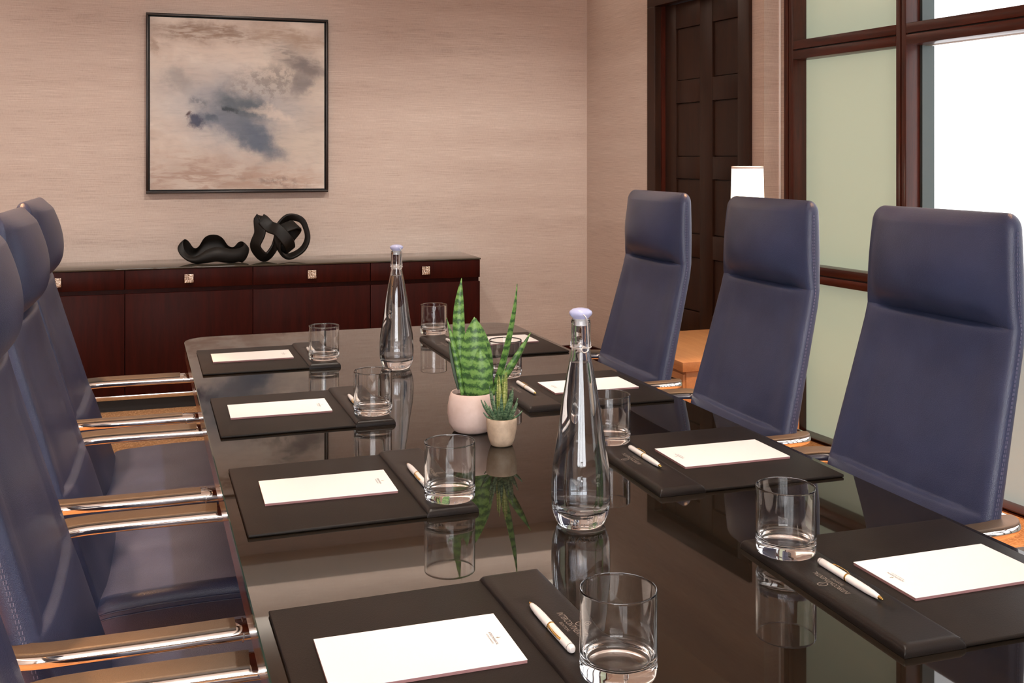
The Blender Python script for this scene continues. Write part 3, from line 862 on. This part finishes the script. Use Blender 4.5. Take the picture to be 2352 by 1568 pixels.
chair0 = make_chair()
LEFT = [(-0.070, 2.950, 0.0, 'high-backed navy leather chair on the left side, farthest, nearest the credenza'),
        (-0.042, 2.320, -0.5, 'high-backed navy leather chair on the left side, second from the credenza'),
        (-0.018, 1.710, 0.3, 'high-backed navy leather chair on the left side, third from the credenza'),
        (-0.006, 1.105, 0.0, 'navy leather chair in the bottom left corner, only one armrest and backrest edge showing')]
RIGHT = [(1.180, 2.925, 0.0, 'high-backed navy leather chair on the right side, farthest, before the dark door'),
         (1.190, 2.310, 0.0, 'high-backed navy leather chair on the right side, before the small lit lamp'),
         (1.200, 1.700, 1.5, 'high-backed navy leather chair on the right side, nearest complete one, before the bright window'),
         (1.215, 1.085, 0.0, 'navy leather chair at the right picture edge, only an armrest tip showing')]
first = True
for row, base_rot in ((RIGHT, 180.0), (LEFT, 0.0)):
    for (x, y, a, lab) in row:
        c = chair0 if first else copy_tree(chair0)
        first = False
        c.location = (x, y, 0); c.rotation_euler = (0, 0, R(base_rot+a))
        if base_rot == 0:                     # the left-hand backrests lean back a little more
            for ch in c.children:
                if ch.name.startswith('backrest'):
                    P = Vector((-0.08, 0, 0.5)); Rm = Matrix.Rotation(R(-2.0), 3, 'Y')
                    ch.rotation_euler = (0, R(-2.0), 0); ch.location = P - Rm @ P
        tag(c, lab, 'chair', 'navy leather chairs along the left side' if base_rot == 0 else 'navy leather chairs along the right side')

# ------------------------------------------------------------------ place settings
BW, BD, FW = 0.268, 0.350, 0.083
def make_folder():
    root = empty('desk_folder')
    box('board', 0.0, BW+0.012, -BD/2, BD/2, 0.0005, 0.0055, M['folder'], root, 0.0018, 3)
    # raised flap with soft rounded edges and a pen hollow
    bm = bmesh.new(); NU, NV = 22, 60; H = 0.0125
    U0, U1, V0, V1 = BW, BW+FW, -BD/2-0.001, BD/2+0.001
    g = []
    for j in range(NV+1):
        row = []
        for i in range(NU+1):
            fu = i/NU; fv = j/NV
            # cluster samples to the edges
            fu = 0.5-0.5*math.cos(PI*fu); fv = 0.5-0.5*math.cos(PI*fv)
            u = U0+(U1-U0)*fu; v = V0+(V1-V0)*fv
            e = min(u-U0, U1-u, v-V0, V1-v)
            k = math.sqrt(max(0, 1-(1-min(1, e/0.009))**2))
            groove = 0.0022*math.exp(-((u-U0-0.028)/0.0065)**2)*(1-sstep(0.072, 0.092, abs(v)))
            row.append(bm.verts.new((u, v, 0.003+(H-0.003)*k-groove)))
        g.append(row)
    for j in range(NV):
        for i in range(NU): bm.faces.new((g[j][i], g[j][i+1], g[j+1][i+1], g[j+1][i]))
    ring = [g[0][i] for i in range(NU+1)]+[g[j][NU] for j in range(1, NV+1)]+[g[NV][i] for i in range(NU-1, -1, -1)]+[g[j][0] for j in range(NV-1, 0, -1)]
    low = [bm.verts.new((v.co.x, v.co.y, 0.0004)) for v in ring]
    n_ = len(ring)
    for i in range(n_): bm.faces.new((ring[i], low[i], low[(i+1) % n_], ring[(i+1) % n_]))
    bm.faces.new(list(reversed(low)))
    flap = from_bm('flap', bm, M['flap'], root); autosmooth(flap, 60)
    def letters(body, w_, h_, u, nm='lettering'):
        me = text_fit(body, w_, h_)
        o = link(nm, me, M['foil'], flap)
        # letter up = +u, reading direction = -v
        o.rotation_euler = (0, 0, R(-90)); o.location = (u, -0.003, H+0.0003); return o
    letters('INTERCONTINENTAL', 0.073, 0.0078, BW+0.0495)
    letters('BOSTON', 0.024, 0.0040, BW+0.0425)
    bm = bmesh.new(); nn = 28
    for (ra, rb, sx) in ((1.0, 0.84, 1.0),):
        o_ = [bm.verts.new((0.0075*math.cos(2*PI*i/nn), 0.0055*math.sin(2*PI*i/nn), 0)) for i in range(nn)]
        i_ = [bm.verts.new((0.0063*math.cos(2*PI*i/nn), 0.0044*math.sin(2*PI*i/nn), 0)) for i in range(nn)]
        for i in range(nn): bm.faces.new((o_[i], o_[(i+1) % nn], i_[(i+1) % nn], i_[i]))
    lf = [bm.verts.new(p) for p in ((-0.0042, 0.0002, 0), (-0.001, -0.0014, 0), (0.0026, -0.0016, 0), (0.0044, 0.0002, 0), (0.0026, 0.0004, 0), (-0.001, 0.0002, 0))]
    bm.faces.new(lf)
    em = from_bm('emblem', bm, M['foil'], flap); em.location = (BW+0.066, -0.002, H+0.0003)
    return root

def make_notepad():
    root = empty('notepad')
    W_, D_ = 0.212, 0.122
    bm = bmesh.new(); bm_box(bm, -W_/2, W_/2, -D_/2, D_/2, 0, 0.0034)
    for f in bm.faces: f.material_index = 1
    from_bm('sheet_block', bm, [M['paper'], M['paper_edge']], root)
    sh = box('top_sheet', -W_/2-0.0002, W_/2+0.0002, -D_/2-0.0002, D_/2+0.0002, 0.0034, 0.0040, M['paper'], root)
    for body, w_, h_, u in (('INTERCONTINENTAL', 0.032, 0.0030, W_/2-0.021), ('HOTELS & RESORTS', 0.025, 0.0018, W_/2-0.0245)):
        o = link('lettering', text_fit(body, w_, h_), M['ink'], sh); o.rotation_euler = (0, 0, R(-90)); o.location = (u, -0.0015, 0.00425)
    bm = bmesh.new()
    p = [(-0.0032, 0.0004), (-0.0012, -0.0011), (0.0014, -0.0011), (0.0034, 0.0008), (0.0012, -0.0004), (-0.0010, -0.0003)]
    bm.faces.new([bm.verts.new((a, b, 0)) for a, b in p])
    p = [(-0.0032, 0.0004), (-0.0008, 0.0012), (0.0010, 0.0008), (-0.0008, 0.0004)]
    bm.faces.new([bm.verts.new((a, b, 0)) for a, b in p])
    em = from_bm('emblem', bm, M['ink_gold'], sh); em.location = (W_/2-0.0135, -0.001, 0.00425)
    return root

def make_pen():
    # along local y, tip at +y
    root = empty('ballpoint_pen')
    r = 0.0050
    def seg(name, prof, mat):
        o = from_bm(name, lathe_bm(prof, 24), mat, root); autosmooth(o, 40); o.rotation_euler = (R(-90), 0, 0); o.location = (0, 0, r); return o
    seg('barrel', [(0, -0.002), (r, -0.002), (r, 0.022), (0.0047, 0.038), (0.0040, 0.050), (0.0030, 0.058), (0.0026, 0.0595), (0, 0.0595)], M['pen_white'])
    seg('cap', [(0, -0.066), (0.0030, -0.0652), (0.0044, -0.063), (r, -0.059), (r, -0.0045), (0, -0.0045)], M['pen_white'])
    seg('cap_band', [(0, -0.0046), (r+0.0004, -0.0046), (r+0.0004, -0.0018), (0, -0.0018)], M['gold'])
    seg('end_ring', [(r-0.0003, -0.0595), (r+0.0001, -0.0593), (r+0.0001, -0.0588), (r-0.0003, -0.0586)], M['black_plastic'])
    seg('tip', [(0, 0.0593), (0.0025, 0.0593), (0.0020, 0.0635), (0.0012, 0.0638), (0.0010, 0.0665), (0.0, 0.0672)], M['gold'])
    path = [Vector(p) for p in ((-0.0042, -0.004, r+0.003), (-0.0062, -0.012, r+0.0038), (-0.0066, -0.026, r+0.0036), (-0.0060, -0.038, r+0.0034), (-0.0046, -0.041, r+0.0028))]
    autosmooth(from_bm('clip', sweep_bm(path, rrect(0.0026, 0.0012, 0.0005, 2), up=(-0.7, 0, 0.7)), M['gold'], root))
    return root

def make_tumbler():
    h, ro, w, bt = 0.090, 0.0405, 0.0016, 0.015
    prof = [(0, 0.0008), (ro-0.012, 0.0007), (ro-0.0105, 0.0006), (ro-0.0055, 0.0001), (ro-0.0045, 0.0), (ro-0.0030, 0.0003), (ro-0.0015, 0.0015), (ro-0.0006, 0.0035), (ro-0.0001, 0.007), (ro, 0.010), (ro, 0.014), (ro, 0.05), (ro, h-0.003), (ro, h-0.0012), (ro-0.0002, h-0.0004), (ro-0.0006, h), (ro-0.0009, h), (ro-0.0013, h-0.0004), (ro-w, h-0.0012), (ro-w, h-0.003),
            (ro-w, 0.06), (ro-w, bt+0.014), (ro-w-0.0001, bt+0.011), (ro-w-0.0006, bt+0.007), (ro-0.0036, bt+0.004), (ro-0.0065, bt+0.0018), (ro-0.010, bt+0.0008), (ro-0.016, bt), (ro-0.024, bt-0.0005), (0, bt-0.001)]
    o = from_bm('tumbler', lathe_bm(prof, 64), M['glass']); autosmooth(o, 50)
    return o

L_SET = [(0.1205, 1.129, 2.0, (0.262, 1.141, 0.6), (0.447, 1.016)), (0.1045, 1.749, 1.5, (0.2497, 1.7586, 0.1), (0.425, 1.628)),
         (0.0935, 2.328, 1.2, (0.229, 2.344, 0.2), (0.412, 2.223)), (0.0790, 2.968, 1.2, (0.218, 2.990, 0.8), (0.398, 2.866))]
R_SET = [(1.121, 1.148, 0.0, (0.981, 1.147, 0.6), (0.805, 1.262)), (1.111, 1.735, 0.0, (0.970, 1.734, 0.1), (0.799, 1.860)),
         (1.093, 2.347, 0.5, (0.957, 2.357, 0.3), (0.795, 2.500)), (1.082, 2.985, 1.0, (0.941, 3.028, 0.5), (0.778, 3.176))]
ORD_L = ['nearest the camera', 'second from the camera', 'third from the camera', 'farthest']
ORD_R = ['nearest the camera', 'second from the camera', 'third from the camera', 'farthest']
f0, n0, p0, g0 = make_folder(), make_notepad(), make_pen(), make_tumbler()
first = True
for side, sets, orde, rot in (('left', L_SET, ORD_L, 0), ('right', R_SET, ORD_R, 180)):
    for (x, y, a, nt_, gl), od in zip(sets, orde):
        f = f0 if first else copy_tree(f0); n = n0 if first else copy_tree(n0)
        p = p0 if first else copy_tree(p0); g = g0 if first else copy_tree(g0)
        first = False
        f.location = (x, y, TZ); f.rotation_euler = (0, 0, R(rot+a))
        n.location = (nt_[0], nt_[1], TZ+0.0056); n.rotation_euler = (0, 0, R(rot+nt_[2]))
        ra = R(rot+a); u = BW+0.028
        p.location = (x+u*math.cos(ra), y+u*math.sin(ra), TZ+0.0104); p.rotation_euler = (0, 0, ra)
        g.location = (gl[0], gl[1], TZ+0.0126)
        tag(f, 'black leather desk folder on the %s side of the table, %s' % (side, od), 'folder', 'black desk folders on the table')
        tag(n, 'white notepad on the %s row of folders, %s' % (side, od), 'notepad', 'white notepads on the folders')
        tag(p, 'white pen with gold clip on the %s row of folders, %s' % (side, od), 'pen', 'white pens on the folders')
        tag(g, 'empty clear tumbler on the %s row of folders, %s' % (side, od), 'glass', 'clear tumblers on the folders')

# ------------------------------------------------------------------ bottles
def make_bottle():
    root = empty('water_bottle')
    outer = [(0, 0.003), (0.020, 0.002), (0.030, 0.0), (0.0345, 0.001), (0.0375, 0.006), (0.0415, 0.017), (0.0436, 0.027), (0.0444, 0.040), (0.0446, 0.052), (0.0443, 0.068), (0.0425, 0.090), (0.0368, 0.124),
             (0.0330, 0.150), (0.0293, 0.178), (0.0222, 0.219), (0.0168, 0.246), (0.0150, 0.258), (0.0143, 0.264), (0.0152, 0.268), (0.0155, 0.272), (0.0148, 0.277), (0.0146, 0.282), (0.0147, 0.300), (0.0145, 0.306), (0.0135, 0.3085)]
    inner = [(0.0105, 0.3085), (0.0100, 0.304), (0.0100, 0.264), (0.0128, 0.246), (0.0184, 0.219), (0.0257, 0.178), (0.0295, 0.150), (0.0334, 0.124), (0.0391, 0.090), (0.0410, 0.068), (0.0413, 0.052), (0.0408, 0.040), (0.0385, 0.029), (0.032, 0.0225), (0.018, 0.0205), (0, 0.0200)]
    lathe('bottle_body', outer+inner, M['bottle_glass'], root, 72, ang=60)
    e = 0.0003
    wp = [(0, 0.0200-e), (0.018, 0.0205-e), (0.032+e, 0.0225), (0.0385+e, 0.029), (0.0408+e, 0.040), (0.0413+e, 0.052), (0.0410+e, 0.068), (0.0391+e, 0.090), (0.0334+e, 0.124), (0.0295+e, 0.150), (0.0257+e, 0.178), (0.0184+e, 0.219), (0.0132+e, 0.2438), (0.0122, 0.2432), (0, 0.2430)]
    lathe('water', wp, M['water'], root, 72, ang=60)
    st = lathe('stopper', [(0, 0.3085), (0.011, 0.3085), (0.0125, 0.3105), (0.0165, 0.3145), (0.0176, 0.3175), (0.0165, 0.3205), (0.0120, 0.3235), (0.006, 0.3248), (0, 0.325)], M['stopper'], root, 48, ang=60)
    lathe('seal', [(0, 0.299), (0.0095, 0.299), (0.0097, 0.306), (0.0115, 0.3086), (0.0118, 0.3104), (0, 0.3104)], M['stopper_seal'], root, 32)
    wr = empty('wire_bail', (0, 0, 0)); wr.parent = root
    for s in (-1, 1):
        tube('bail_wire', [(0.006*s*0+0.0, s*0.0168, 0.3175), (0.004, s*0.0185, 0.312), (0.006, s*0.0175, 0.300), (0.007, s*0.0168, 0.285), (0.0075, s*0.0168, 0.270), (0.006, s*0.0175, 0.2625), (0.0005, s*0.0178, 0.2605), (-0.003, s*0.0176, 0.2645), (-0.0005, s*0.0172, 0.2685), (0.0035, s*0.0170, 0.2672)], 0.0009, M['white_wire'], wr, 8, sub=5)
    tube('neck_wire', [(0.0158*math.cos(2*PI*i/32), 0.0158*math.sin(2*PI*i/32), 0.2665) for i in range(32)], 0.0008, M['white_wire'], wr, 8, closed=True)
    # embossed lettering round the foot of the bottle
    me = text_fit('vivreau', 0.058, 0.0085)
    bmt = bmesh.new(); bmt.from_mesh(me)
    bmesh.ops.triangulate(bmt, faces=bmt.faces); bmesh.ops.subdivide_edges(bmt, edges=[e_ for e_ in bmt.edges if e_.calc_length() > 0.004], cuts=1)
    for v in bmt.verts:
        zz_ = 0.0065+v.co.y; rr = interp(zz_, [(0.001, 0.0345), (0.006, 0.0375), (0.017, 0.0415), (0.027, 0.0436)])+0.0004
        a = v.co.x/0.040 - PI/2
        v.co = Vector((rr*math.cos(a), rr*math.sin(a), zz_))
    ex = bmesh.ops.extrude_face_region(bmt, geom=list(bmt.faces))
    for v in [g for g in ex['geom'] if isinstance(g, bmesh.types.BMVert)]:
        d = Vector((v.co.x, v.co.y, 0)).normalized(); v.co += d*0.0005
    from_bm('lettering', bmt, M['frosted_letters'], root)
    return root
b0 = make_bottle(); b0.location = (0.592, 1.486, TZ+0.0006); b0.rotation_euler = (0, 0, R(-8))
tag(b0, 'tall clear water bottle with blue stopper, nearer one, right of the plants', 'bottle', 'swing-top water bottles')
b1 = copy_tree(b0); b1.location = (0.571, 2.742, TZ+0.0006); b1.rotation_euler = (0, 0, R(14))
tag(b1, 'clear water bottle with blue stopper, farther one, before the credenza', 'bottle', 'swing-top water bottles')

# ------------------------------------------------------------------ plants
def blade(name, base, tip, bend, width, mat, parent, face=0.0, n=14, fold=0.25, wmax=0.35, tilt=(0, 0)):
    """leaf blade from base to tip, sideways bend, V fold; solid"""
    B, T = Vector(base), Vector(tip); mid = (B+T)/2+Vector(bend)
    bm = bmesh.new(); rows = []
    for i in range(n+1):
        t = i/n
        c = B*(1-t)**2+mid*2*t*(1-t)+T*t*t
        tg = (B*(-2*(1-t))+mid*(2-4*t)+T*(2*t)).normalized()
        sd = Vector((math.cos(face+tilt[0]*t), math.sin(face+tilt[0]*t), 0)); sd = (sd-tg*sd.dot(tg)).normalized()
        nr = tg.cross(sd)
        w = width*((0.55+0.45*math.sin(PI/2*min(1, t/wmax))) if t < wmax else math.cos(PI/2*((t-wmax)/(1-wmax))**1.5))
        w = max(w, 0.0004)
        th = 0.0016*(1-0.6*t)
        row = []
        for (a, o_) in ((-1, 0), (-0.5, -0.55), (0, -1), (0.5, -0.55), (1, 0)):
            row.append(c+sd*(a*w)+nr*(o_*w*fold))
        top = [bm.verts.new(p+nr*th) for p in row]; bot = [bm.verts.new(p-nr*th) for p in reversed(row)]
        rows.append(top+bot)
    m_ = len(rows[0])
    for a, b in zip(rows, rows[1:]):
        for k in range(m_): bm.faces.new((a[k], a[(k+1) % m_], b[(k+1) % m_], b[k]))
    bm.faces.new(list(reversed(rows[0]))); bm.faces.new(rows[-1])
    return autosmooth(from_bm(name, bm, mat, parent), 60)

sp = empty('potted_snake_plant', (0.585, 2.062, TZ+0.0005)); tag(sp, 'snake plant with banded leaves in a round pale pink pot', 'plant')
lathe('pot', [(0, 0), (0.032, 0.0), (0.040, 0.004), (0.047, 0.018), (0.0500, 0.036), (0.0495, 0.052), (0.0465, 0.068), (0.0435, 0.0775), (0.0420, 0.079), (0.0405, 0.078), (0.0400, 0.066), (0, 0.064)], M['pot_pink'], sp, 56)
lathe('soil', [(0, 0.0705), (0.02, 0.071), (0.0405, 0.069), (0.0405, 0.065), (0, 0.0645)], M['soil'], sp, 32)
Z0 = 0.066; cs, sn = math.cos(R(-18)), math.sin(R(-18))
def sv(dx, dy, z): return (dx*cs-dy*sn, dx*sn+dy*cs, z)      # dx across the view, dy away
FC = R(-18)
K = 2.13/2426.56
def px(u, v, dy=0): return sv((u-1086)*K, dy, 0.079+(905-v)*K)
blade('leaf', px(1074, 915, .008), px(1061, 645, .015), sv(-0.022, 0, 0), 0.0125, M['leaf'], sp, FC, 20, 0.35, 0.45)
blade('leaf', px(1092, 915, .0), px(1091, 733, .0), sv(0.0, 0, 0), 0.027, M['leaf'], sp, FC, 18, 0.30, 0.42)
blade('leaf', px(1110, 918, -.012), px(1104, 802, -.014), sv(0.002, 0, 0), 0.022, M['leaf'], sp, FC, 14, 0.28, 0.30)
blade('leaf', px(1118, 915, .016), px(1094, 738, .012), sv(0.020, 0, 0), 0.014, M['leaf'], sp, FC+0.5, 16, 0.30, 0.4)
blade('leaf', px(1132, 915, .01), px(1190, 658, .012), sv(0.012, 0, -.02), 0.0105, M['leaf'], sp, FC+0.6, 20, 0.5, 0.5, (0.8, 0))
blade('leaf', px(1130, 912, -.01), px(1221, 768, -.006), sv(-0.004, 0, -.016), 0.0085, M['leaf'], sp, FC+0.5, 18, 0.55, 0.4)
blade('leaf', px(1064, 912, -.004), px(1027, 735, .0), sv(0.008, 0, -.012), 0.0058, M['leaf'], sp, FC+0.5, 18, 0.55, 0.4)
blade('leaf', px(1055, 905, .02), px(1030, 792, .03), sv(0.0, 0, 0), 0.0060, M['leaf_edge'], sp, FC+0.4, 12, 0.5, 0.4)

sc_ = empty('potted_succulent', (0.610, 1.942, TZ+0.0005)); tag(sc_, 'small spiky succulent in a little cream stone pot', 'plant')
lathe('pot', [(0, 0), (0.019, 0.0), (0.0215, 0.002), (0.0255, 0.014), (0.0285, 0.030), (0.0298, 0.044), (0.0300, 0.0515), (0.0290, 0.0530), (0.0275, 0.0530), (0.0265, 0.0510), (0.0260, 0.044), (0, 0.043)], M['pot_stone'], sc_, 48)
lathe('soil', [(0, 0.0475), (0.0262, 0.0470), (0.0262, 0.043), (0, 0.0425)], M['soil'], sc_, 24)
rs = random.Random(11)
n_leaf = 0
for ringi, (cnt, rad, hgt, wdt, mat) in enumerate(((6, 0.010, 0.085, 0.0038, 'succ_young'), (8, 0.024, 0.062, 0.0042, 'succulent'), (9, 0.036, 0.040, 0.0042, 'succulent'), (7, 0.042, 0.020, 0.0036, 'succulent'))):
    for i in range(cnt):
        a = 2*PI*(i+0.5*ringi)/cnt+rs.uniform(-.2, .2); rr = rad*rs.uniform(.85, 1.15); hh = hgt*rs.uniform(.85, 1.12)
        d = Vector((math.cos(a), math.sin(a), 0))
        blade('leaf', tuple(d*0.004+Vector((0, 0, 0.044))), tuple(d*rr+Vector((0, 0, 0.046+hh))), tuple(d*(0.22*rr)+Vector((0, 0, -0.1*hh))), wdt, M[mat], sc_, a+PI/2, 9, 0.6, 0.25)

# ------------------------------------------------------------------ lamp and side console beside the window
cn = empty('side_console', (2.17, 4.045, 0)); tag(cn, 'low light oak side console behind the right-hand chairs, under the lamp', 'cabinet')
box('top', -0.27, 0.27, -0.345, 0.345, 0.462, 0.50, M['oak'], cn, 0.002)
box('body', -0.25, 0.26, -0.335, 0.335, 0.05, 0.461, M['oak'], cn, 0.002)
box('plinth', -0.22, 0.24, -0.31, 0.31, 0, 0.05, M['toe'], cn)
for k in range(2):
    dr = box('drawer', -0.262, -0.249, -0.33+0.332*k, -0.004+0.332*k, 0.26, 0.45, M['oak'], cn, 0.002)
    box('door', -0.262, -0.249, -0.33+0.332*k, -0.004+0.332*k, 0.06, 0.252, M['oak'], cn, 0.002)
lp = empty('table_lamp', (2.315, 3.92, 0.5005)); tag(lp, 'small table lamp with glowing white shade on the oak console', 'lamp')
lathe('base', [(0, 0), (0.055, 0), (0.056, 0.006), (0.050, 0.014), (0.018, 0.020), (0.014, 0.03), (0.0, 0.03)], M['steel'], lp, 32)
lathe('stem', [(0, 0.03), (0.009, 0.03), (0.009, 0.50), (0, 0.50)], M['steel'], lp, 16)
lathe('shade', [(0.0640, 0.757), (0.0655, 0.757), (0.0700, 0.560), (0.0685, 0.560)], M['shade'], lp, 48, closed=True)
lathe('shade_trim', [(0.0635, 0.760), (0.0660, 0.760), (0.0664, 0.750), (0.0640, 0.750)], M['paper'], lp, 48, closed=True)
tube('harp', [(-0.063, 0, 0.752), (0, 0, 0.752), (0.063, 0, 0.752)], 0.0012, M['steel'], lp, 6)
tube('harp', [(0, 0, 0.752), (0, 0, 0.50)], 0.003, M['steel'], lp, 8)
bd = bpy.data.lights.new('lamp_bulb', 'POINT'); bd.energy = 5.0; bd.color = (1.0, 0.72, 0.42); bd.shadow_soft_size = 0.03
bo = bpy.data.objects.new('lamp_bulb', bd); COL.objects.link(bo); bo.parent = lp; bo.location = (0, 0, 0.64)
